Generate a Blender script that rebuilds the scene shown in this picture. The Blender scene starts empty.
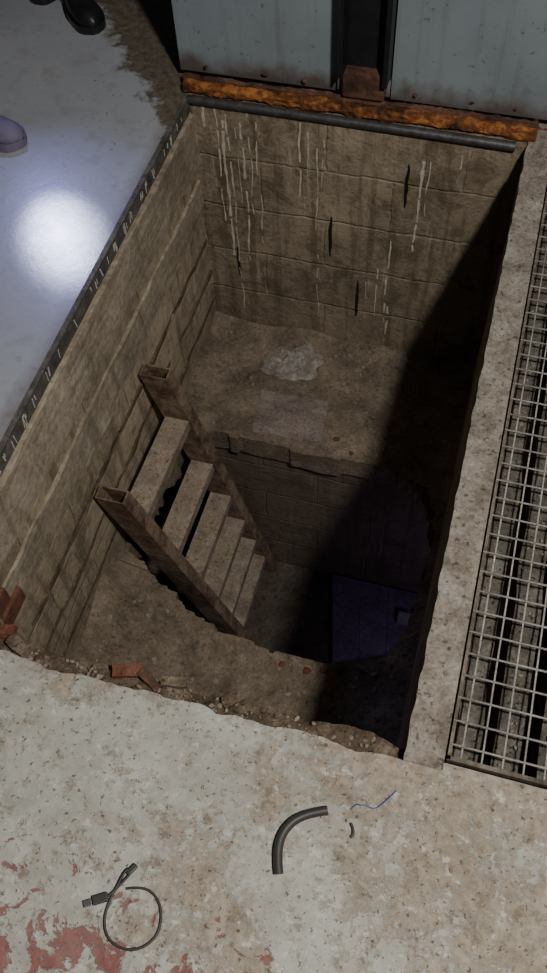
import bpy, bmesh, math, random
from mathutils import Vector, Matrix, noise as mn
random.seed(7)
S=bpy.context.scene
XL,XR,YF,YB,ZL,ZB=-.944,.051,.447,2.187,-.966,-1.92

# ---------------------------------------------------------------- helpers
def link(o):
    S.collection.objects.link(o); return o
def obj(name,verts,faces,mat=None,parent=None,smooth=False):
    me=bpy.data.meshes.new(name); me.from_pydata([tuple(v) for v in verts],[],faces); me.update()
    o=bpy.data.objects.new(name,me); link(o)
    if mat: me.materials.append(mat)
    if smooth:
        for p in me.polygons: p.use_smooth=True
    if parent: o.parent=parent
    return o
def from_bm(name,bm,mat=None,parent=None,smooth=False):
    bmesh.ops.recalc_face_normals(bm,faces=bm.faces)
    me=bpy.data.meshes.new(name); bm.to_mesh(me); bm.free()
    o=bpy.data.objects.new(name,me); link(o)
    if mat: me.materials.append(mat)
    if smooth:
        for p in me.polygons: p.use_smooth=True
    if parent: o.parent=parent
    return o
def empty(name):
    o=bpy.data.objects.new(name,None); o.empty_display_size=.1; return link(o)
def add_box(bm,c,s,rot=None,bev=0):
    r=bmesh.ops.create_cube(bm,size=1)
    vs=r['verts']
    for v in vs:
        p=Vector((v.co.x*s[0],v.co.y*s[1],v.co.z*s[2]))
        if rot is not None: p=rot@p
        v.co=p+Vector(c)
    if bev:
        es=list({e for v in vs for e in v.link_edges})
        bmesh.ops.bevel(bm,geom=es,offset=bev,segments=2,affect='EDGES',profile=.6)
    return vs
def box(name,lo,hi,mat,parent=None,bev=0):
    bm=bmesh.new(); lo=Vector(lo);hi=Vector(hi)
    add_box(bm,(lo+hi)/2,hi-lo,None,bev)
    return from_bm(name,bm,mat,parent)
def prism(name,pts,z0,z1,mat,parent=None):
    n=len(pts)
    v=[(x,y,z1) for x,y in pts]+[(x,y,z0) for x,y in pts]
    f=[list(range(n)),list(range(2*n-1,n-1,-1))]+[[i,n+i,n+(i+1)%n,(i+1)%n] for i in range(n)]
    bm=bmesh.new(); bv=[bm.verts.new(p) for p in v]
    for q in f: bm.faces.new([bv[i] for i in q])
    bmesh.ops.triangulate(bm,faces=[x for x in bm.faces if len(x.verts)>4])
    return from_bm(name,bm,mat,parent)
def curve(name,pts,r,mat,parent=None,res=6,cap=True):
    cu=bpy.data.curves.new(name,'CURVE'); cu.dimensions='3D'; cu.bevel_depth=r; cu.bevel_resolution=res; cu.use_fill_caps=cap
    sp=cu.splines.new('NURBS'); sp.points.add(len(pts)-1)
    for p,q in zip(sp.points,pts): p.co=(q[0],q[1],q[2],1)
    sp.use_endpoint_u=True; sp.order_u=4; sp.resolution_u=10
    cu.materials.append(mat)
    o=bpy.data.objects.new(name,cu); link(o)
    if parent:o.parent=parent
    return o
def nz(x,y,z=0,s=1): return mn.noise(Vector((x*s,y*s,z*s)))
def fbm(x,y,z=0,s=1,o=4):
    a=0;k=1
    for i in range(o): a+=k*nz(x,y,z,s*2**i); k*=.5
    return a

# ---------------------------------------------------------------- materials
class M:
    def __init__(s,name,rough=.85,spec=.3,metal=0):
        s.m=bpy.data.materials.new(name); s.m.use_nodes=True; s.t=s.m.node_tree
        s.b=s.t.nodes['Principled BSDF']; s.b.inputs['Roughness'].default_value=rough
        s.b.inputs['Specular IOR Level'].default_value=spec; s.b.inputs['Metallic'].default_value=metal
        s.tc=s.t.nodes.new('ShaderNodeTexCoord').outputs['Object']
        s.sep=None
    def L(s,a,b): s.t.links.new(a,b)
    def put(s,sock,v):
        if hasattr(v,'is_linked') or hasattr(v,'links'): s.L(v,sock)
        else:
            if isinstance(v,(tuple,list)) and len(v)==3 and sock.type=='RGBA': v=(*v,1)
            sock.default_value=v
    def xyz(s,i):
        if not s.sep:
            s.sep=s.t.nodes.new('ShaderNodeSeparateXYZ'); s.L(s.tc,s.sep.inputs[0])
        return s.sep.outputs[i]
    def comb(s,x,y,z=0.):
        n=s.t.nodes.new('ShaderNodeCombineXYZ'); s.put(n.inputs[0],x);s.put(n.inputs[1],y);s.put(n.inputs[2],z); return n.outputs[0]
    def map(s,sc,vec=None,loc=(0,0,0)):
        n=s.t.nodes.new('ShaderNodeMapping'); s.L(vec or s.tc,n.inputs[0]); n.inputs['Scale'].default_value=sc; n.inputs['Location'].default_value=loc; return n.outputs[0]
    def noise(s,scale,detail=6,rough=.6,vec=None,dist=0):
        n=s.t.nodes.new('ShaderNodeTexNoise'); s.L(vec or s.tc,n.inputs['Vector'])
        n.inputs['Scale'].default_value=scale;n.inputs['Detail'].default_value=detail;n.inputs['Roughness'].default_value=rough;n.inputs['Distortion'].default_value=dist
        return n.outputs['Fac']
    def math(s,op,a,b=0.,clamp=False):
        n=s.t.nodes.new('ShaderNodeMath'); n.operation=op; n.use_clamp=clamp; s.put(n.inputs[0],a); s.put(n.inputs[1],b); return n.outputs[0]
    def step(s,f,a,b):
        n=s.t.nodes.new('ShaderNodeMapRange'); s.put(n.inputs[0],f); n.inputs[1].default_value=a;n.inputs[2].default_value=b; return n.outputs[0]
    def ramp(s,f,stops):
        n=s.t.nodes.new('ShaderNodeValToRGB'); s.L(f,n.inputs[0]); e=n.color_ramp.elements
        while len(e)<len(stops): e.new(.5)
        for i,(p,c) in enumerate(stops): e[i].position=p; e[i].color=(*c,1)
        return n.outputs[0]
    def mix(s,f,a,b,mode='MIX'):
        n=s.t.nodes.new('ShaderNodeMix'); n.data_type='RGBA'; n.blend_type=mode
        s.put(n.inputs[0],f); s.put(n.inputs[6],a); s.put(n.inputs[7],b); return n.outputs[2]
    def bump(s,h,st=.5,d=.01,prev=None):
        n=s.t.nodes.new('ShaderNodeBump'); n.inputs['Strength'].default_value=st;n.inputs['Distance'].default_value=d
        s.L(h,n.inputs['Height']); 
        if prev: s.L(prev,n.inputs['Normal'])
        return n.outputs[0]
    def done(s,col,nrm=None,rough=None):
        s.put(s.b.inputs['Base Color'],col)
        if nrm: s.L(nrm,s.b.inputs['Normal'])
        if rough is not None: s.put(s.b.inputs['Roughness'],rough)
        return s.m

def plain(name,col,rough=.6,metal=0,var=.25,sc=25,spec=.4):
    m=M(name,rough,spec,metal); f=m.noise(sc,5)
    c=m.ramp(f,[(.3,tuple(x*(1-var) for x in col)),(.7,tuple(min(1,x*(1+var)) for x in col))])
    return m.done(c,m.bump(f,.15,.003))

def mat_front_floor():
    m=M('worn_painted_concrete',.6,.35)
    big=m.noise(3.5,8,.62); fine=m.noise(45,6,.75); med=m.noise(11,8,.7,dist=.4)
    paint=m.ramp(med,[(.28,(.27,.265,.235)),(.5,(.39,.39,.355)),(.72,(.51,.515,.485))])
    conc=m.ramp(fine,[(.28,(.11,.08,.06)),(.5,(.28,.232,.18)),(.75,(.47,.415,.35))])
    w=m.math('ADD',big,m.math('MULTIPLY',m.math('ADD',m.xyz(0),.15),.24))
    w=m.math('ADD',w,m.math('MULTIPLY',med,.6)); w=m.math('ADD',w,m.math('MULTIPLY',fine,.4))
    w=m.math('ADD',w,m.math('MULTIPLY',m.step(m.xyz(1),.33,.45),.10))
    mask=m.math('MULTIPLY',m.step(w,1.01,1.07),.85)
    col=m.mix(mask,paint,conc)
    soft=m.noise(5,8,.7,vec=m.map((1,1,1),loc=(9,2,0))); col=m.mix(m.math('MULTIPLY',m.step(soft,.48,.64),.45),col,(.21,.175,.13))
    sp=m.noise(26,8,.8); col=m.mix(m.math('MULTIPLY',m.step(sp,.53,.61),.7),col,(.16,.115,.08))
    dots=m.noise(95,3,.6); col=m.mix(m.math('MULTIPLY',m.step(dots,.62,.66),.75),col,(.06,.04,.03))
    wh=m.noise(34,6,.75,vec=m.map((1,1,1),loc=(2,5,1))); col=m.mix(m.math('MULTIPLY',m.step(wh,.57,.63),.55),col,(.62,.61,.57))
    r=m.noise(16,8,.66,vec=m.map((1,1,1),loc=(3.1,7.7,0)),dist=.5)
    r=m.math('ADD',r,m.math('MULTIPLY',m.math('MINIMUM',m.math('SUBTRACT',.08,m.xyz(1)),.10),.55))
    r=m.math('SUBTRACT',r,m.math('MULTIPLY',m.math('MAXIMUM',m.math('ADD',m.xyz(0),.10),0.),3.))
    rm=m.step(r,.570,.592); red=m.ramp(fine,[(.3,(.13,.033,.033)),(.7,(.28,.10,.09))])
    col=m.mix(m.math('MULTIPLY',rm,.85),col,red)
    h=m.math('ADD',m.math('MULTIPLY',mask,-.5),m.math('MULTIPLY',fine,.6)); h=m.math('ADD',h,m.math('MULTIPLY',rm,-.4))
    return m.done(col,m.bump(h,.6,.006),m.ramp(mask,[(0,(.55,)*3),(1,(.9,)*3)]))
def mat_left_floor():
    m=M('smooth_grey_floor_paint',.3,.5)
    big=m.noise(2.2,6,.55); fine=m.noise(40,6,.7); med=m.noise(12,7,.65)
    col=m.ramp(big,[(.3,(.29,.31,.35)),(.7,(.37,.39,.43))])
    col=m.mix(m.math('MULTIPLY',m.step(fine,.58,.70),.5),col,(.16,.14,.13))
    col=m.mix(m.math('MULTIPLY',m.step(med,.53,.70),.45),col,(.20,.185,.175))
    e=m.math('ADD',m.step(m.xyz(0),-1.04,-.95),m.math('MULTIPLY',med,1.0)); col=m.mix(m.math('MULTIPLY',m.step(e,1.0,1.6),.7),col,(.13,.105,.08))
    d=m.math('ADD',m.math('MULTIPLY',m.xyz(0),1.3),m.xyz(1)); d=m.math('ADD',d,m.math('MULTIPLY',med,.45))
    dm=m.step(d,.98,1.03); rough=m.ramp(fine,[(.3,(.045,.035,.025)),(.7,(.17,.14,.105))])
    col=m.mix(dm,col,rough)
    r=m.math('ADD',m.math('MULTIPLY',dm,.5),m.math('ADD',m.math('MULTIPLY',med,.16),.20))
    return m.done(col,m.bump(m.math('ADD',fine,m.math('MULTIPLY',dm,m.noise(20,6))),.12,.004),r)
def mat_blocks(name,ax,ca,cb,cm,off=0.,mort=.006,mh=-.35):
    m=M(name,.92,.15)
    u=m.xyz(ax); v=m.xyz(2)
    wob=m.math('MULTIPLY',m.math('SUBTRACT',m.noise(9,5,.7),.5),.03)
    vec=m.comb(m.math('ADD',m.math('ADD',u,off),wob),m.math('ADD',v,wob))
    n=m.t.nodes.new('ShaderNodeTexBrick'); m.L(vec,n.inputs['Vector'])
    n.inputs['Scale'].default_value=1; n.inputs['Brick Width'].default_value=.42; n.inputs['Row Height'].default_value=.192
    n.inputs['Mortar Size'].default_value=mort; n.inputs['Mortar Smooth'].default_value=1; n.offset=.5
    n.inputs['Color1'].default_value=(*ca,1); n.inputs['Color2'].default_value=(*cb,1); n.inputs['Mortar'].default_value=(*cm,1)
    fine=m.noise(60,7,.8); med=m.noise(9,8,.72,dist=.5); big=m.noise(2.5,5,.6)
    col=m.mix(.9,n.outputs['Color'],m.ramp(fine,[(.3,(.40,.40,.40)),(.65,(1.28,1.25,1.21))]),'MULTIPLY')
    col=m.mix(m.math('MULTIPLY',m.step(med,.49,.63),.75),col,(ca[0]*.36,ca[1]*.33,ca[2]*.29))
    col=m.mix(m.math('MULTIPLY',m.step(big,.48,.62),.45),col,(ca[0]*1.45,ca[1]*1.43,ca[2]*1.4))
    col=m.mix(m.math('MULTIPLY',m.step(m.noise(30,5,.7),.56,.65),.6),col,(ca[0]*.3,ca[1]*.27,ca[2]*.23))
    sc=(14,14,1.1); st=m.noise(1.6,6,.65,vec=m.map(sc)); col=m.mix(m.math('MULTIPLY',m.step(st,.50,.62),.6),col,(ca[0]*.33,ca[1]*.30,ca[2]*.26))
    lt=m.noise(2.2,6,.7,vec=m.map(sc,loc=(5,3,1))); col=m.mix(m.math('MULTIPLY',m.step(lt,.59,.68),.4),col,(.55,.50,.42))
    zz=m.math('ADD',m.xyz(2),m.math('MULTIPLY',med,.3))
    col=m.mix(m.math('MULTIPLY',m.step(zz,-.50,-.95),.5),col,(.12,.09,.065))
    h=m.math('ADD',m.math('MULTIPLY',n.outputs['Fac'],mh),m.math('MULTIPLY',fine,.5)); h=m.math('ADD',h,m.math('MULTIPLY',med,1.3))
    return m.done(col,m.bump(h,.9,.012))
def mat_conc(name,lo,mid,hi,sc=1.,st=.7,spots=.5,rough=.9):
    m=M(name,rough,.2)
    a=m.noise(8*sc,8,.7,dist=.4); f=m.noise(70*sc,7,.8)
    col=m.ramp(a,[(.28,lo),(.5,mid),(.72,hi)])
    col=m.mix(.85,col,m.ramp(f,[(.3,(.4,.4,.4)),(.65,(1.3,1.3,1.3))]),'MULTIPLY')
    col=m.mix(m.math('MULTIPLY',m.step(m.noise(40*sc,4,.6),.58,.65),spots),col,tuple(x*.3 for x in lo))
    return m.done(col,m.bump(m.math('ADD',m.math('MULTIPLY',a,.8),m.math('MULTIPLY',f,.5)),st,.012))
def mat_rust(name,lo,mid,hi,sc=20,metal=.1,rough=.85):
    m=M(name,rough,.3,metal)
    a=m.noise(sc,9,.8,dist=.5); b=m.noise(sc*.35,5,.6)
    s_=m.math('ADD',m.math('MULTIPLY',a,.6),m.math('MULTIPLY',b,.4))
    col=m.ramp(s_,[(.40,lo),(.49,mid),(.57,hi),(.66,mid)])
    return m.done(col,m.bump(a,.7,.006))
def mat_beam():
    m=M('cast_beam_concrete',.9,.2)
    a=m.noise(7,8,.7,dist=.4); f=m.noise(60,7,.8)
    col=m.ramp(a,[(.28,(.19,.155,.11)),(.5,(.36,.305,.23)),(.72,(.51,.45,.36))])
    col=m.mix(.85,col,m.ramp(f,[(.3,(.42,.42,.42)),(.65,(1.25,1.25,1.25))]),'MULTIPLY')
    # board marks running along the wall
    g_=m.noise(1.4,6,.65,vec=m.map((14,1.2,14))); col=m.mix(m.math('MULTIPLY',m.step(g_,.50,.62),.5),col,(.15,.12,.085))
    d=m.noise(1.6,5,.65,vec=m.map((9,9,1.5),loc=(4,2,2))); col=m.mix(m.math('MULTIPLY',m.step(d,.56,.68),.5),col,(.12,.095,.07))
    return m.done(col,m.bump(m.math('ADD',m.math('MULTIPLY',g_,1.),m.math('MULTIPLY',f,.5)),.7,.01))
F_FRONT=mat_front_floor(); F_LEFT=mat_left_floor()
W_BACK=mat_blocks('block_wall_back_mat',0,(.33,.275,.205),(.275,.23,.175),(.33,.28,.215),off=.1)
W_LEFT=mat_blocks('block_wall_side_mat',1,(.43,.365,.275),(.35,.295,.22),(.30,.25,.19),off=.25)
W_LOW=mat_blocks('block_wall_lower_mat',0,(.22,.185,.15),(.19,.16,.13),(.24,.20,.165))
CONC_BEAM=mat_beam()
CONC_EDGE=mat_conc('broken_concrete',(.06,.043,.03),(.16,.12,.085),(.32,.26,.195),2,1.,.7)
CONC_STRIP=mat_conc('kerb_concrete',(.12,.095,.075),(.31,.27,.23),(.46,.435,.395),1.8,.7,.7)
SOIL=mat_conc('dirt_ledge',(.10,.077,.057),(.205,.163,.122),(.32,.26,.20),1.4,1.,.45)
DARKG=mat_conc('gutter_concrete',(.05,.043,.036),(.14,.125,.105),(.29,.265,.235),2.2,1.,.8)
RUST_O=mat_rust('orange_rust',(.03,.015,.01),(.17,.06,.022),(.46,.18,.045),30)
RUST_D=mat_rust('dark_rust',(.035,.022,.017),(.09,.045,.03),(.17,.085,.055),25)
FRAME=mat_rust('dull_grating_frame',(.06,.05,.04),(.14,.115,.095),(.24,.20,.17),25)
LADDER=mat_rust('weathered_ladder_steel',(.075,.046,.033),(.17,.112,.078),(.30,.23,.165),30,.15,.8)
TREAD=mat_conc('dusty_tread',(.17,.13,.10),(.30,.245,.19),(.43,.365,.29),2.2,.5,.6)
STEEL_D=plain('dark_steel_rod',(.075,.075,.08),.5,.5,.4,60)
RIM=mat_conc('painted_rim_steel',(.05,.045,.04),(.11,.10,.09),(.21,.195,.175),2.5,.5,.5,.7)
BLACK=plain('black_channel_paint',(.012,.012,.014),.45)
GALV=mat_conc('dirty_galvanised_wire',(.22,.20,.17),(.36,.34,.31),(.50,.48,.45),2.,.3,.3,.6)
BRICK=mat_conc('red_brick',(.09,.035,.023),(.18,.072,.048),(.26,.13,.095),3,.8,.4)
RUBBER=plain('black_rubber',(.035,.037,.035),.5)
def mat_panel():
    m=M('blue_grey_sheet_paint',.42,.5)
    a=m.noise(3,6,.6); f=m.noise(60,5,.7)
    col=m.ramp(a,[(.3,(.165,.198,.225)),(.7,(.23,.27,.30))])
    col=m.mix(m.math('MULTIPLY',m.step(f,.62,.68),.6),col,(.05,.035,.03))
    st=m.noise(2,5,.6,vec=m.map((20,20,1))); col=m.mix(m.math('MULTIPLY',m.step(st,.55,.7),.3),col,(.10,.10,.10))
    d=m.math('ADD',m.math('MULTIPLY',m.xyz(2),-1.),m.math('MULTIPLY',m.noise(14,6),.14))
    col=m.mix(m.math('MULTIPLY',m.step(d,-.03,.03),.8),col,(.08,.045,.03))
    return m.done(col,m.bump(a,.05,.01))
PANEL=mat_panel()

# ---------------------------------------------------------------- floors
def ragged(x0,y0,x1,y1,n,amp,seed,sc=14):
    out=[]
    d=Vector((x1-x0,y1-y0)); nn=Vector((-d.y,d.x)).normalized()
    for i in range(n+1):
        t=i/n; x=x0+d.x*t; y=y0+d.y*t; k=fbm(x,y,seed,sc,4)*amp
        if i in(0,n): k=0
        out.append((x+nn.x*k,y+nn.y*k))
    return out
TH=.05
front=[(-3.2,-2.2),(.125,-2.2),(.125,.462)]+ragged(XR,.447,XL,.447,140,.011,3.3)+[(-3.2,.447)]
prism('floor',front,-TH,0,F_FRONT)
prism('floor_left_side',[(-3.2,.447),(XL,.447),(XL,YB),(XL-.04,2.26),(XL-.04,3.9),(-3.2,3.9)],-TH,0,F_LEFT)
prism('floor_back_side',[(XL-.04,2.30),(1.9,2.30),(1.9,3.9),(XL-.04,3.9)],-TH,0,F_LEFT)
prism('floor_right_side',[(.125,-2.2),(1.9,-2.2),(1.9,.462),(.125,.462)],-TH,0,F_FRONT)
prism('floor_beyond_grating',[(.67,.462),(1.9,.462),(1.9,2.30),(.67,2.30)],-TH,0,F_FRONT)
kerb=ragged(XR,YB+.11,XR,.447,160,.0035,9.1,18)+[(.121,.447),(.121,YB+.11)]
prism('concrete_kerb',kerb,-.12,.002,CONC_STRIP)

# ---------------------------------------------------------------- shaft walls
box('wall_back',(XL-.15,YB,ZL-.12),(XR+.15,YB+.12,-.005),W_BACK)
box('wall_left',(XL-.15,.30,ZL-.12),(XL,YB,-.0505),W_LEFT)
box('wall_right',(XR+.004,.30,ZL-.12),(XR+.15,YB,-.165),W_LEFT)
box('wall_front',(XL-.15,.28,ZL-.12),(XR+.15,.44,-.0505),W_LEFT)
def rough_slab(name,x0,x1,y0,y1,z0,z1,mat,amp=.006,seed=1):
    bm=bmesh.new(); add_box(bm,((x0+x1)/2,(y0+y1)/2,(z0+z1)/2),(x1-x0,y1-y0,z1-z0))
    L=max(x1-x0,y1-y0)
    ax=0 if x1-x0>y1-y0 else 1
    es=[e for e in bm.edges if abs((e.verts[0].co-e.verts[1].co)[ax])>L*.9]
    bmesh.ops.subdivide_edges(bm,edges=es,cuts=90,use_grid_fill=True)
    for v in bm.verts:
        k=Vector((nz(v.co.x,v.co.y,v.co.z+seed,9),nz(v.co.x,v.co.y+5,v.co.z+seed,9),nz(v.co.x+5,v.co.y,v.co.z+seed,12)+.5*nz(v.co.x+5,v.co.y,v.co.z+seed,35)))*amp
        v.co+=k
    return from_bm(name,bm,mat)
rough_slab('beam_left',XL-.01,XL+.016,.44,YB,-.225,-.055,CONC_BEAM,.007,1)
rough_slab('plank_left',XL-.01,XL+.009,.44,YB,-.43,-.30,CONC_BEAM,.007,4)
for i,z in enumerate((-.55,-.70,-.84)):
    rough_slab('trim_%d'%(i+1),XL-.01,XL+.004,.44,YB,z-.010,z+.008,CONC_EDGE,.009,8+i)

rim=empty('pit_rim_angle')
box('rim_face',(XL-.002,.46,-.045),(XL+.006,YB,-.001),RIM,rim)
box('rim_top',(XL-.008,.46,-.002),(XL+.006,YB,.002),RIM,rim)
WHITE=plain('old_white_paint',(.50,.49,.45),.7)
bm=bmesh.new()
for i in range(60):
    y=random.choice([random.uniform(.7,1.15),random.uniform(1.45,2.15),random.uniform(.6,2.15)])
    h=random.uniform(.010,.035); z=-.005-h/2-random.uniform(0,.010)
    add_box(bm,(XL+.0068,y,z),(.0012,random.uniform(.0015,.0045),h),Matrix.Rotation(random.uniform(-.25,.25),3,'X'))
from_bm('rim_scratches',bm,WHITE,rim)

jo=empty('open_mortar_joints')
for i,(x,z0,z1) in enumerate([(-.268,-.12,-.28),(-.50,-.36,-.53),(-.40,-.62,-.80),(-.83,-.56,-.70)]):
    v=[];n=12
    for k in range(n+1):
        t=k/n; w=(.0056+.003*nz(t*4,i,2,1.7))*math.sin(math.pi*(.08+.86*t))+.0008; z=z0+(z1-z0)*t; dx=.003*nz(t*3,i,0,1.3)
        v+= [(x-w+dx,YB-.0015,z),(x+w+dx,YB-.0015,z)]
    obj('joint_%d'%(i+1),v,[[2*k,2*k+1,2*k+3,2*k+2] for k in range(n)],BLACK,jo)
bm=bmesh.new()
DR=[(-.862,-.02,-.45,.009),(-.842,-.02,-.62,.013),(-.825,-.03,-.86,.007),(-.798,-.08,-.36,.006),(-.783,-.05,-.66,.011),(-.76,-.02,-.40,.006),(-.735,-.05,-.52,.006),
(-.90,-.02,-.12,.012),(-.60,-.03,-.30,.011),(-.575,-.06,-.22,.006),(-.545,-.05,-.82,.006),(-.53,-.03,-.26,.008),(-.30,-.42,-.80,.008),(-.335,-.55,-.78,.009),(-.37,-.62,-.80,.005),(-.225,-.10,-.48,.011),(-.205,-.10,-.30,.006),(-.29,-.72,-.9,.010),(-.12,-.06,-.16,.006)]
for (x,z0,z1,w) in DR:
    n=int(abs(z1-z0)/.010)+2; prev=None
    for k in range(n+1):
        t=k/n; z=z0+(z1-z0)*t; dx=.009*nz(x*9,z,2,7)+.003*nz(x*5,z,8,25)
        ww=w*(.35+.95*abs(nz(x*7,z,1,24)))*(1-.35*t)
        a=bm.verts.new((x+dx-ww*.6,YB-.002,z)); b=bm.verts.new((x+dx+ww*.6,YB-.002,z))
        if prev and nz(x*31,z,5,24)>-.2: bm.faces.new([prev[0],prev[1],b,a])
        prev=(a,b)
DRIP=mat_conc('dried_paint_drips',(.32,.285,.235),(.52,.475,.40),(.68,.64,.57),5,.2,.5,.7)
from_bm('paint_drips',bm,DRIP)

# ---------------------------------------------------------------- dirt ledge with broken hole
HOLE=[(-.86,1.66),(-.76,1.675),(-.659,1.677),(-.367,1.673),(-.173,1.679),(-.07,1.66),(-.024,1.625),(.022,1.518),(.036,1.297),(.005,1.109),(-.048,1.01),(-.12,.965),(-.19,.949),(-.313,.939),(-.448,.964),(-.55,.965),(-.64,.995),(-.72,1.05),(-.83,1.10),(-.905,1.16),(-.91,1.5)]
def inside(x,y,poly):
    c=False;j=len(poly)-1
    for i in range(len(poly)):
        xi,yi=poly[i];xj,yj=poly[j]
        if (yi>y)!=(yj>y) and x<(xj-xi)*(y-yi)/(yj-yi)+xi: c=not c
        j=i
    return c
def ledge_h(x,y):
    h=ZL+.012*fbm(x,y,0,7,4)
    h+=.05*max(0,1-(YB-y)/.15)*(.6+.6*nz(x,y,3,6))
    h+=.07*max(0,1-(x-XL)/.14)*(1 if y<1.1 else .4)*(.7+.6*nz(x,y,5,8))
    h+=.03*max(0,1-(XR-x)/.08)
    return h
bm=bmesh.new(); g=.0125
nx=int((XR-XL+.02)/g); ny=int((YB-.42+.02)/g); V={}
for i in range(nx+1):
    for j in range(ny+1):
        x=XL-.008+i*g; y=.43+j*g
        V[i,j]=bm.verts.new((x,y,ledge_h(x,y)))
for i in range(nx):
    for j in range(ny):
        x=XL-.008+(i+.5)*g; y=.43+(j+.5)*g
        wx=x+.022*fbm(x,y,4,11,3); wy=y+.020*fbm(x,y,9,11,3)
        if y>1.55: wy=y+.006*fbm(x,y,9,11,3)
        if not inside(wx,wy,HOLE): bm.faces.new([V[i,j],V[i+1,j],V[i+1,j+1],V[i,j+1]])
bmesh.ops.delete(bm,geom=[v for v in bm.verts if not v.link_faces],context='VERTS')
bmesh.ops.smooth_vert(bm,verts=[v for v in bm.verts if v.is_boundary],factor=.6,use_axis_x=True,use_axis_y=True,use_axis_z=False)
bm.normal_update()
r=bmesh.ops.extrude_face_region(bm,geom=list(bm.faces))
for v in [q for q in r['geom'] if isinstance(q,bmesh.types.BMVert)]:
    v.co.z=ZL-.10+.015*nz(v.co.x,v.co.y,7,9)
ledge=from_bm('dirt_ledge_floor',bm,SOIL)

def stone(bm,c,r,sq=.7):
    q=bmesh.ops.create_icosphere(bm,subdivisions=1,radius=1)
    R=Matrix.Rotation(random.uniform(0,6.3),3,'Z')@Matrix.Rotation(random.uniform(-.5,.5),3,'X')
    sc=Vector((random.uniform(.6,1.3),random.uniform(.6,1.1),random.uniform(.4,.8)))
    for v in q['verts']:
        p=v.co*(1+random.uniform(-.25,.25)); v.co=R@Vector((p.x*sc.x*r,p.y*sc.y*r,p.z*sc.z*r*sq))+Vector(c)
RUB=mat_conc('rubble_stone',(.13,.10,.075),(.24,.195,.155),(.36,.31,.26),3,.5,.2)
bm=bmesh.new(); cnt=0
while cnt<620:
    x=random.uniform(XL+.02,XR-.02); y=random.uniform(.6,YB-.02)
    if any(inside(x+dx,y+dy,HOLE) for dx in(-.03,0,.03) for dy in(-.03,0,.03)): continue
    if -.70<x<-.39 and 1.70<y<1.93: continue
    if -.74<x<-.46 and 1.96<y<2.13: continue
    r=.002+.010*random.random()**3; stone(bm,(x,y,ledge_h(x,y)+r*.2),r); cnt+=1
rubble=from_bm('rubble',bm,RUB)
bm=bmesh.new()
for x,y,r in [(-.36,1.75,.014),(-.3,1.71,.012),(-.25,.90,.014),(-.20,.915,.015),(-.15,.925,.012),(-.33,.905,.011),(-.09,.945,.014)]:
    stone(bm,(x,y,ledge_h(x,y)+.004),r,.8)
from_bm('brick_bits',bm,BRICK,rubble)

def mottled(name,c,spots=.3,st=.5):
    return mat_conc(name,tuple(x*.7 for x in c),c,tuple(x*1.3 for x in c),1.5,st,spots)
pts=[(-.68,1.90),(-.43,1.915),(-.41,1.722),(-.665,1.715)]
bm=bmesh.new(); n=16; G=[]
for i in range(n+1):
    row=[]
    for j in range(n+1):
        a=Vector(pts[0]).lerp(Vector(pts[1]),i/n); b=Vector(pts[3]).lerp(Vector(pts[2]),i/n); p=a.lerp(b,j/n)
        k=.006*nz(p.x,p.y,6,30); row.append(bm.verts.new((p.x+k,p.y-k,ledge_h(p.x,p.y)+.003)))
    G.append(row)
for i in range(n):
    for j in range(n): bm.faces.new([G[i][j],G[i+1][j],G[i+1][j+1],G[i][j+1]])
from_bm('dusty_cardboard',bm,mottled('dusty_lilac',(.27,.22,.20),.5,1.))  # thin lilac sheet stands in for reflected light on the ledge

def mat_plastic():
    m=M('dusty_plastic_film',.42,.4); f=m.noise(40,6,.7)
    m.L(m.ramp(m.noise(24,5,.7),[(.35,(.12,)*3),(.6,(.60,)*3)]),m.b.inputs['Alpha'])
    return m.done(m.ramp(f,[(.3,(.28,.26,.24)),(.7,(.60,.57,.54))]),m.bump(f,.6,.006))
bm=bmesh.new(); nr,na=20,56; rings=[]
for i in range(nr+1):
    ring=[]
    for a in range(na):
        th=a/na*2*math.pi; t=i/nr
        R=t*(1+.32*nz(math.cos(th),math.sin(th),2,2.6))
        x=-.60+.100*R*math.cos(th)+.02*R*math.sin(th); y=2.045+.082*R*math.sin(th)
        z=ledge_h(x,y)+.005+.022*(1-t**2)*(.35+1.6*abs(fbm(x,y,1,30,3)))
        ring.append(bm.verts.new((x,y,z)))
    rings.append(ring)
for i in range(nr):
    for a in range(na):
        b=(a+1)%na
        bm.faces.new([rings[i][a],rings[i+1][a],rings[i+1][b],rings[i][b]])
bmesh.ops.remove_doubles(bm,verts=bm.verts,dist=.0003)
from_bm('plastic_bag',bm,mat_plastic(),None,True)

# ---------------------------------------------------------------- lower chamber
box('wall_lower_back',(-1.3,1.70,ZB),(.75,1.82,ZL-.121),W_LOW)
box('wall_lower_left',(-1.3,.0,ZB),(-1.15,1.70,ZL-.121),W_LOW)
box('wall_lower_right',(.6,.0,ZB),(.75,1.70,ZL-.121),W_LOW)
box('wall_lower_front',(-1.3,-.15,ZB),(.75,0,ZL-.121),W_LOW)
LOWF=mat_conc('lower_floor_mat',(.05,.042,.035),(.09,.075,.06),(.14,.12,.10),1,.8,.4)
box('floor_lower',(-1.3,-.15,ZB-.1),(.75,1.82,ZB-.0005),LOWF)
for i,(a,b) in enumerate([((-1.3,-.15),(XL-.15,1.82)),((XR+.15,-.15),(.75,1.82)),((XL-.15,-.15),(XR+.15,.28))]):
    box('ceiling_%d'%(i+1),(a[0],a[1],ZL-.12),(b[0],b[1],ZL-.02),LOWF)
BLUE=mat_conc('dull_blue_board',(.12,.095,.15),(.18,.145,.21),(.24,.195,.27),1.2,.3,.2,.6)  # bluish colour painted in for light on the lower floor
bb=empty('blue_board')  # thin strips stand in for a patch of bluish light
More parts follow.
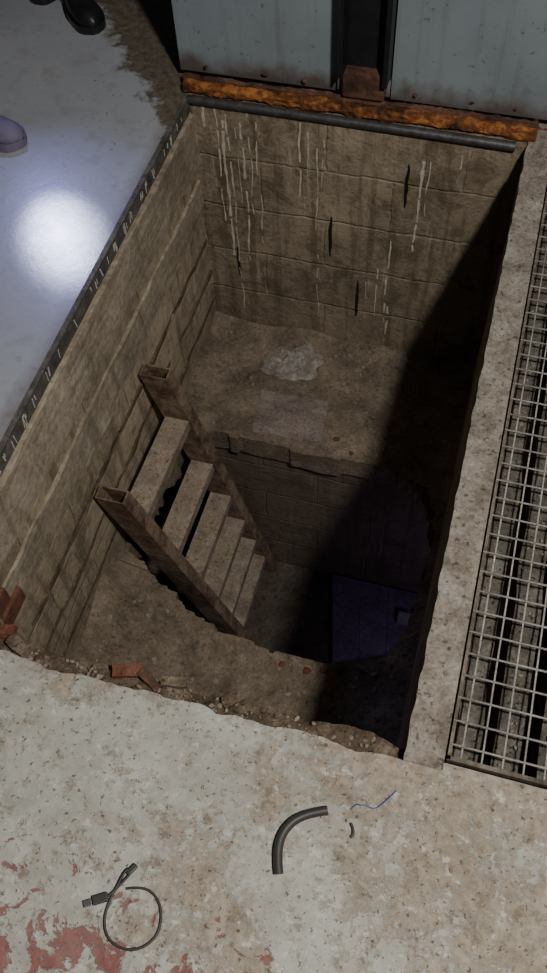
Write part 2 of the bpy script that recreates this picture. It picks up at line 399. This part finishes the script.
for i in range(3):
    t0=i/3; t1=(i+1)/3-.004
    def L_(t): return (-.344+.374*t,1.69), (-.25+.31*t,1.30+.14*t)
    a0,b0=L_(t0);a1,b1=L_(t1)
    prism('plank_%d'%(i+1),[a0,a1,b1,b0],ZB,ZB+.02,BLUE,bb)
box('white_box',(-.03,1.53,ZB+.02),(.02,1.58,ZB+.05),plain('white_card',(.28,.28,.31)),bev=.004)

# ---------------------------------------------------------------- ladder
lad=empty('steel_ladder')
def tube(name,a,b,sx,sy,th,mat,parent):
    a=Vector(a);b=Vector(b); bm=bmesh.new()
    def ring(c,hx,hy): return [bm.verts.new(c+Vector((px*hx,py*hy,0))) for px,py in((-1,-1),(1,-1),(1,1),(-1,1))]
    o0=ring(a,sx/2,sy/2);o1=ring(b,sx/2,sy/2);i0=ring(a,sx/2-th,sy/2-th);i1=ring(b,sx/2-th,sy/2-th)
    for k in range(4):
        l=(k+1)%4
        bm.faces.new([o0[k],o0[l],o1[l],o1[k]]); bm.faces.new([i0[k],i1[k],i1[l],i0[l]])
        bm.faces.new([o0[k],i0[k],i0[l],o0[l]]); bm.faces.new([o1[k],o1[l],i1[l],i1[k]])
    return from_bm(name,bm,mat,parent)
RN0=Vector((-.885,1.125,-.55));RN1=Vector((-.635,1.29,ZB))
RF0=Vector((-.885,1.528,-.475));RF1=Vector((-.640,1.665,ZB))
tube('rail_near',RN0,RN1,.090,.046,.005,LADDER,lad)
tube('rail_far',RF0,RF1,.090,.046,.005,LADDER,lad)
for i,z in enumerate((-.71,-.985,-1.22,-1.42,-1.60,-1.76)):
    tn=(z-RN0.z)/(RN1.z-RN0.z); tf=(z-RF0.z)/(RF1.z-RF0.z)
    a=RN0.lerp(RN1,tn); b=RF0.lerp(RF1,tf)
    a.y+=.02; b.y-=.02; w=.040
    bm=bmesh.new(); vs=[]
    for c in(a,b):
        for dx,dz in((-w,.010),(w,.010),(w,-.035),(w-.006,-.035),(w-.006,.004),(-w+.006,.004),(-w+.006,-.035),(-w,-.035)): vs.append(bm.verts.new((c.x+dx,c.y,c.z+dz)))
    bm.faces.new(vs[:8]);bm.faces.new(vs[8:])
    for k in range(8): bm.faces.new([vs[k],vs[(k+1)%8],vs[8+(k+1)%8],vs[8+k]])
    from_bm('tread_%d'%(i+1),bm,TREAD,lad)

# ---------------------------------------------------------------- broken front lip + bricks
bm=bmesh.new(); n=220;m_=7; G=[]
for i in range(n+1):
    x=XL+(XR-XL)*i/n; row=[]
    yi=.489+.013*fbm(x,0,1,9,4)+.006*nz(x,2,4,40)+(.035*max(0,1-(x-XL)/.12))
    for j in range(m_+1):
        t=j/m_; y=.425+(yi-.425)*t
        z=-.014-.030*t+.010*fbm(x,y,2,22,4)
        row.append(bm.verts.new((x,y,min(z,-.003))))
    row.append(bm.verts.new((x,yi+.004*nz(x,1,1,30)-.006,-.07+.012*nz(x,3,3,14))))
    row.append(bm.verts.new((x,.44,-.13)))
    G.append(row)
for i in range(n):
    for j in range(len(G[0])-1): bm.faces.new([G[i][j],G[i+1][j],G[i+1][j+1],G[i][j+1]])
lip=from_bm('broken_concrete_lip',bm,CONC_EDGE)
def chunk(name,c,s,rz,mat,tilt=0):
    bm=bmesh.new(); R=Matrix.Rotation(rz,3,'Z')@Matrix.Rotation(tilt,3,'Y')
    vs=add_box(bm,(0,0,0),s); bmesh.ops.subdivide_edges(bm,edges=list(bm.edges),cuts=3,use_grid_fill=True)
    for v in bm.verts:
        p=v.co.copy(); k=fbm(p.x+c[0],p.y+c[1],p.z,25,3)*min(s)*.35
        v.co=R@(p+p.normalized()*k)+Vector(c)
    return from_bm(name,bm,mat,lip)
chunk('brick_fragment_1',(-.495,.482,-.026),(.055,.024,.020),.35,BRICK,.2)
chunk('brick_fragment_2',(-.445,.476,-.026),(.050,.018,.018),-.5,RUST_D,.2)
chunk('concrete_fragment_1',(-.40,.486,-.032),(.05,.018,.018),.2,CONC_EDGE)
chunk('brick_fragment_3',(-.76,.50,-.03),(.04,.025,.02),.2,BRICK)
chunk('concrete_fragment_2',(-.72,.475,-.024),(.05,.025,.022),-.4,CONC_EDGE)
chunk('concrete_fragment_3',(-.80,.50,-.026),(.05,.04,.03),1.,CONC_EDGE)
chunk('concrete_fragment_4',(-.28,.485,-.034),(.04,.022,.02),.7,CONC_EDGE)
bw=empty('wall_brick_patch')
for i,(y,z) in enumerate([(.62,-.30),(.66,-.375),(.57,-.375)]):
    box('brick_%d'%(i+1),(XL-.01,y-.055,z-.03),(XL+.02,y+.055,z+.03),BRICK,bw,bev=.006)
bm=bmesh.new()
for i in range(170):
    x=random.uniform(XL+.05,XR); y=random.uniform(.452,.482); r=.0015+.005*random.random()**2
    stone(bm,(x,y,-.024-.4*(y-.452)),r)
from_bm('lip_gravel',bm,RUB,lip)
bm=bmesh.new()
for i in range(300):
    k=random.random()
    if k<.6: x,y=random.uniform(-.8,.5),random.uniform(.0,.43)
    elif k<.8: x,y=random.uniform(.06,.12),random.uniform(.45,2.2)
    else: x,y=random.uniform(-1.25,-.98),random.uniform(1.9,2.5)
    r=.001+.0025*random.random()**2; stone(bm,(x,y,.001+r*.2),r)
from_bm('floor_grit',bm,RUB)

# ---------------------------------------------------------------- back edge steel
rod=curve('steel_rod',[(XL+.0,2.186,-.006),(-.6,2.186,-.005),(-.2,2.184,-.006),(XR-.03,2.180,-.006)],.0135,STEEL_D)
ang=empty('rusty_hinge_angle')
def rough_bar(name,x0,x1,cy,cz,hy,hz,mat,par,amp=.35):
    bm=bmesh.new(); n=260; k=14; R=[]
    for i in range(n+1):
        x=x0+(x1-x0)*i/n; ring=[]
        for a in range(k):
            th=a/k*2*math.pi; c,s=math.cos(th),math.sin(th)
            sc=1/max(abs(c),abs(s))**.75
            am=1+amp*(nz(x,c*.05,s*.05+3,20)+.6*nz(x,c*.05,s*.05+3,55))
            ring.append(bm.verts.new((x,cy+c*hy*sc*am,cz+s*hz*sc*am)))
        R.append(ring)
    for i in range(n):
        for a in range(k):
            b=(a+1)%k; bm.faces.new([R[i][a],R[i+1][a],R[i+1][b],R[i][b]])
    bm.faces.new(R[0]);bm.faces.new(R[-1])
    return from_bm(name,bm,mat,par,False)
rough_bar('angle_bar',XL-.015,XR+.02,2.216,.018,.018,.016,RUST_O,ang)
rough_bar('angle_flange',XL-.02,XR+.02,2.230,.034,.007,.010,RUST_D,ang,.5)
lid=empty('hatch_lid')
box('sheet_left',(-.985,2.262,.035),(-.49,2.272,1.25),PANEL,lid,bev=.001)
box('sheet_right',(-.350,2.256,.035),(.35,2.268,1.25),PANEL,lid,bev=.001)
box('sheet_mid',(-.49,2.264,.035),(-.350,2.272,1.25),PANEL,lid)
box('seam_strip',(-.503,2.244,.05),(-.485,2.262,1.25),PANEL,lid,bev=.003)
box('channel_web',(-.482,2.180,.13),(-.476,2.262,1.25),BLACK,lid)
box('channel_back',(-.482,2.244,.10),(-.352,2.256,1.25),BLACK,lid)
box('channel_flange',(-.366,2.190,.11),(-.352,2.262,1.25),BLACK,lid)
box('channel_foot',(-.482,2.212,.052),(-.362,2.255,.13),RUST_D,lid,bev=.006)
bm=bmesh.new()
for x in (-.9,-.72,-.6,-.28,-.12,.0): stone(bm,(x,2.253,.06),.009)
from_bm('bolt_heads',bm,RUST_D,lid)
hp=[(.085+.025*math.cos(a),2.262,.03+.035*math.sin(a)) for a in [k/12*2*math.pi for k in range(13)]]
curve('hinge_ring',hp,.006,RUST_D)

# ---------------------------------------------------------------- grating over gutter
gr=empty('wire_mesh_grating')
gx0,gx1,gy0,gy1=.125,.61,.470,2.27
bm=bmesh.new()
def wire(p,q,r):
    p=Vector(p);q=Vector(q); d=(q-p); R=d.to_track_quat('Z','Y').to_matrix()
    c=bmesh.ops.create_cone(bm,segments=6,radius1=r,radius2=r,depth=d.length,cap_ends=True)
    for v in c['verts']: v.co=R@v.co+(p+q)/2
x=gx0+.024
while x<gx1:
    wire((x,gy0,-.003),(x,gy1,-.003),.0019); x+=.0365
y=gy0+.028
while y<gy1:
    wire((gx0,y,.0005),(gx1,y,.0005),.0022); y+=.0445
from_bm('mesh_wires',bm,GALV,gr,True)
bm=bmesh.new()
add_box(bm,(gx0+.003,(gy0+gy1)/2,-.008),(.006,gy1-gy0,.016)); add_box(bm,(gx1-.003,(gy0+gy1)/2,-.008),(.006,gy1-gy0,.016))
add_box(bm,((gx0+gx1)/2,gy0+.003,-.008),(gx1-gx0,.008,.016)); add_box(bm,((gx0+gx1)/2,gy1,-.008),(gx1-gx0,.008,.016))
from_bm('mesh_frame',bm,FRAME,gr)
gu=empty('gutter')
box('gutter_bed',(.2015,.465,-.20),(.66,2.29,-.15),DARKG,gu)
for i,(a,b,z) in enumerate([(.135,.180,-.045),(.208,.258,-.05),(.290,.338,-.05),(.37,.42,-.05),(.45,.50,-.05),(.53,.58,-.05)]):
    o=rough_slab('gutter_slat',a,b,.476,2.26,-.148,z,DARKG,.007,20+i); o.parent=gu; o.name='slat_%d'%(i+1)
bm=bmesh.new()
for i in range(300):
    a,b=random.choice([(.14,.175),(.213,.253),(.295,.333)])
    x=random.uniform(a,b);y=random.uniform(.48,2.2); r=.0015+.004*random.random()**2
    stone(bm,(x,y,-.046),r)
from_bm('gutter_gravel',bm,RUB,gu)

# ---------------------------------------------------------------- small items on the floor
hz=.0092
hose=curve('bent_rubber_hose',[(-.112,.207,hz),(-.127,.243,hz),(-.124,.278,hz),(-.104,.303,hz),(-.085,.315,hz),(-.058,.327,hz)],.0080,RUBBER)
cab=empty('usb_cable')
cz=.0035
curve('cord',[(-.378,.098,.006),(-.372,.104,.006),(-.36,.128,.006),(-.352,.142,.008),(-.352,.150,.010),(-.362,.146,.010),(-.366,.125,.008),(-.372,.10,cz),(-.374,.07,cz),(-.362,.045,cz),(-.342,.033,cz),(-.312,.032,cz),(-.288,.048,cz),(-.276,.07,cz),(-.282,.10,cz),(-.298,.122,cz),(-.325,.130,cz),(-.352,.118,cz)],.0022,RUBBER,cab)
def obox(name,c,s,rz,mat,par,bev=.002):
    bm=bmesh.new(); add_box(bm,c,s,Matrix.Rotation(rz,3,'Z'),bev); return from_bm(name,bm,mat,par)
obox('plug_body',(-.388,.092,.006),(.026,.015,.010),.55,RUBBER,cab)
obox('plug_tip',(-.406,.080,.006),(.014,.011,.0045),.55,plain('usb_metal',(.25,.25,.26),.35,.9),cab,.0008)
obox('plug_second',(-.352,.148,.009),(.009,.020,.008),-.5,RUBBER,cab)
curve('blue_wire',[(-.020,.340,.002),(-.012,.354,.004),(-.006,.348,.008),(.004,.356,.004),(.02,.347,.003),(.034,.366,.006),(.05,.392,.003)],.0009,plain('blue_insulation',(.03,.10,.35),.5))
curve('black_wire',[(-.015,.318,.003),(-.008,.310,.003),(-.004,.300,.004),(-.010,.296,.003)],.0025,RUBBER)

# ---------------------------------------------------------------- people (only their shoes reach into the view)
def shoe(name,toe,ang,mat,solemat,par,L=.28):
    d=Vector((math.cos(ang),math.sin(ang),0)); w=Vector((-d.y,d.x,0)); toe=Vector((toe[0],toe[1],0))
    bm=bmesh.new(); N=18;K=16; rings=[]; sole=[]
    for i in range(N+1):
        s=i/N
        hw=.034+.016*math.sin(math.pi*min(1,max(0,(s-.3)/.75)))
        endf=min(1,math.sqrt(max(0,1-((s-.85)/.15)**2)) if s>.85 else 1, math.sqrt(max(0,1-((.07-s)/.07)**2)) if s<.07 else 1)
        hw*=max(.2,endf)
        H=.105 if s<.35 else (.105-.055*min(1,(s-.35)/.35)); H=H*(1 if s<.7 else 1-.25*(s-.7)/.3)*(max(.45,endf))
        c=toe-d*(L*(1-s)); ring=[]
        for a in range(K):
            th=a/K*2*math.pi; cx=math.cos(th); sz=math.sin(th)
            ring.append(bm.verts.new(c+w*(hw*cx*(1 if sz<0 else (1-.25*sz)))+Vector((0,0,.022+H*(max(0,sz)**.8)))))
        rings.append(ring)
        sole.append((c,hw*1.06))
    for i in range(N):
        for a in range(K):
            b=(a+1)%K; bm.faces.new([rings[i][a],rings[i][b],rings[i+1][b],rings[i+1][a]])
    bm.faces.new(rings[0]);bm.faces.new(rings[-1])
    from_bm(name+'_upper',bm,mat,par,True)
    bm=bmesh.new(); R=[]
    for c,hw in sole: R.append([bm.verts.new(c+w*sx*hw+Vector((0,0,z))) for sx,z in((-1,.001),(1,.001),(1.03,.026),(-1.03,.026))])
    for i in range(N):
        for a in range(4): b=(a+1)%4; bm.faces.new([R[i][a],R[i][b],R[i+1][b],R[i+1][a]])
    bm.faces.new(R[0]);bm.faces.new(R[-1])
    from_bm(name+'_sole',bm,solemat,par)
    return toe-d*(L*.78)
SKIN=plain('skin_tone',(.45,.27,.19),.5,0,.08,20)
HAIR=plain('dark_hair',(.03,.02,.015),.6)
def skinmesh(name,verts,edges,radii,mat,par,lv=2):
    me=bpy.data.meshes.new(name); me.from_pydata([tuple(v) for v in verts],edges,[]); me.update()
    o=bpy.data.objects.new(name,me); link(o); me.materials.append(mat)
    sm=o.modifiers.new('s','SKIN'); sm.use_smooth_shade=True
    for i,r in enumerate(radii): me.skin_vertices[0].data[i].radius=(r,r*.9); me.skin_vertices[0].data[i].use_root=(i==0)
    su=o.modifiers.new('u','SUBSURF'); su.levels=lv; su.render_levels=lv
    o.parent=par; return o
def person(name,toeL,toeR,ang,shoe_m,sole_m,trouser,top):
    p=empty(name)
    aL=shoe('shoe_left',toeL,ang+.12,shoe_m,sole_m,p); aR=shoe('shoe_right',toeR,ang-.12,shoe_m,sole_m,p)
    d=Vector((math.cos(ang),math.sin(ang),0)); w=Vector((-d.y,d.x,0)); c=(aL+aR)/2
    Z=Vector((0,0,1))
    def q(f,s,z): return c+d*f+w*s+Z*z
    v=[q(0,0,.95),q(.0,.10,.90),q(.03,.11,.50),aL+Z*.11,q(0,-.10,.90),q(.03,-.11,.50),aR+Z*.11]
    skinmesh('trousers',v,[(0,1),(1,2),(2,3),(0,4),(4,5),(5,6)],[.13,.10,.068,.062,.10,.068,.062],trouser,p)
    v=[q(0,0,.98),q(0,0,1.18),q(-.01,0,1.38),q(-.01,0,1.48),q(-.01,.17,1.40),q(-.02,.24,1.14),q(.06,.24,.92),q(-.01,-.17,1.40),q(-.02,-.24,1.14),q(.06,-.24,.92)]
    skinmesh('jacket',v,[(0,1),(1,2),(2,3),(2,4),(4,5),(5,6),(2,7),(7,8),(8,9)],[.145,.14,.14,.06,.068,.05,.040,.068,.05,.040],top,p)
    skinmesh('neck',[q(0,0,1.44),q(.01,0,1.58)],[(0,1)],[.06,.055],SKIN,p)
    bm=bmesh.new(); bmesh.ops.create_uvsphere(bm,u_segments=24,v_segments=18,radius=1)
    hc=q(.03,0,1.65)
    for vv in bm.verts:
        x,y,z=vv.co; jaw=1-.28*max(0,-z); f=x*.10*jaw; 
        if x>.6 and abs(y)<.25 and -.35<z<.15: f+=.022*(1-abs(y)/.25)*(1-abs(z+.2)/.4)
        vv.co=hc+d*f+w*(y*.078*jaw)+Z*(z*.12)
    from_bm('head',bm,SKIN,p,True)
    bm=bmesh.new(); bmesh.ops.create_uvsphere(bm,u_segments=24,v_segments=18,radius=1)
    for vv in list(bm.verts):
        x,y,z=vv.co; vv.co=hc+d*(x*.106-.008)+w*(y*.085)+Z*(z*.125+.01)
    bmesh.ops.delete(bm,geom=[vv for vv in bm.verts if (vv.co-hc).z<.03 and (vv.co-hc).dot(d)>-.02 or (vv.co-hc).z<-.06],context='VERTS')
    from_bm('hair',bm,HAIR,p,True)
    for s in(-1,1):
        bm=bmesh.new(); bmesh.ops.create_uvsphere(bm,u_segments=10,v_segments=8,radius=.011,matrix=Matrix.Translation(hc+d*.088+w*.03*s+Z*.01)); from_bm('eye',bm,WHITE,p,True)
        bm=bmesh.new(); bmesh.ops.create_uvsphere(bm,u_segments=10,v_segments=8,radius=.022,matrix=Matrix.Translation(hc-d*.005+w*.08*s)); from_bm('ear',bm,SKIN,p,True)
        hb=q(.07,.24*s,.90)
        skinmesh('palm',[hb,hb-Z*.09+d*.01],[(0,1)],[.028,.034],SKIN,p)
        for k in range(4):
            b0=hb-Z*.10+d*(.033-.02*k); ln=[.06,.07,.066,.05][k]
            skinmesh('finger_%d'%k,[b0,b0-Z*ln*.5-w*s*.006,b0-Z*ln*.95-w*s*.02],[(0,1),(1,2)],[.009,.0085,.0075],SKIN,p,1)
        b0=hb-Z*.04+d*.03; skinmesh('thumb',[b0,b0+d*.025-Z*.03,b0+d*.03-Z*.06],[(0,1),(1,2)],[.012,.010,.009],SKIN,p,1)
    return p
BOOT=plain('black_boot_leather',(.012,.012,.015),.4)
JEAN=plain('dark_trousers',(.02,.022,.03),.9)
man=person('man_standing',(-1.33,2.43),(-1.56,2.55),-.95,BOOT,BOOT,JEAN,plain('navy_jacket',(.03,.04,.08),.9))
LAV=plain('lavender_grey_shoe',(.14,.12,.19),.7,0,.12)
person('bystander_standing',(-1.325,1.87),(-1.78,1.72),-.25,LAV,LAV,JEAN,plain('grey_jacket',(.12,.12,.13),.9))

# ---------------------------------------------------------------- lights
def light(name,kind,loc,energy,col,tgt=None,**k):
    l=bpy.data.lights.new(name,kind); l.energy=energy; l.color=col
    for a,b in k.items(): setattr(l,a,b)
    o=bpy.data.objects.new(name,l); o.location=loc; link(o)
    if tgt: o.rotation_euler=(Vector(tgt)-Vector(loc)).to_track_quat('-Z','Y').to_euler()
    return o
HOT=Vector((-1.075,1.553,0)); TP=Vector((-1.655,2.37,.845)); TD=(HOT-TP).normalized()
light('work_lamp','POINT',(.76,.0,2.5),325,(1,.95,.865),shadow_soft_size=.09)
light('torch_halo','SPOT',TP,26,(.36,.38,1.0),HOT,spot_size=math.radians(40),spot_blend=1,shadow_soft_size=.03)  # added spot, spreads a blue halo round the floor hot spot
light('torch_beam','SPOT',TP,85,(.74,.80,1.0),HOT,spot_size=math.radians(12.5),spot_blend=1,shadow_soft_size=.02)  # added narrow spot, makes the bright core of the hot spot
tb=TP-TD*.012
curve('hand_torch',[tb,tb-TD*.03,tb-TD*.08,tb-TD*.13],.016,BLACK,None,6,True)  # made-up torch body behind the added spots, out of view
light('cellar_lamp','AREA',(.35,1.0,-1.3),.75,(.66,.55,1.0),(-.1,1.5,-1.92),size=.15)  # unseen fill light added to tint the lower floor violet
w=bpy.data.worlds.new('w'); S.world=w; w.use_nodes=True
w.node_tree.nodes['Background'].inputs[0].default_value=(.85,.88,1,1); w.node_tree.nodes['Background'].inputs[1].default_value=.028

# ---------------------------------------------------------------- camera
cd=bpy.data.cameras.new('camera'); cd.sensor_width=36; cd.sensor_fit='AUTO'; cd.lens=883/973*36; cd.clip_start=.01
co=bpy.data.objects.new('camera',cd); link(co)
R=Matrix(((.962,-.210,.174),(.2705,.8229,-.4997),(-.0383,.5279,.8485)))
q=R.to_quaternion().normalized()
co.matrix_world=Matrix.Translation((0,0,1.6))@q.to_matrix().to_4x4()
S.camera=co
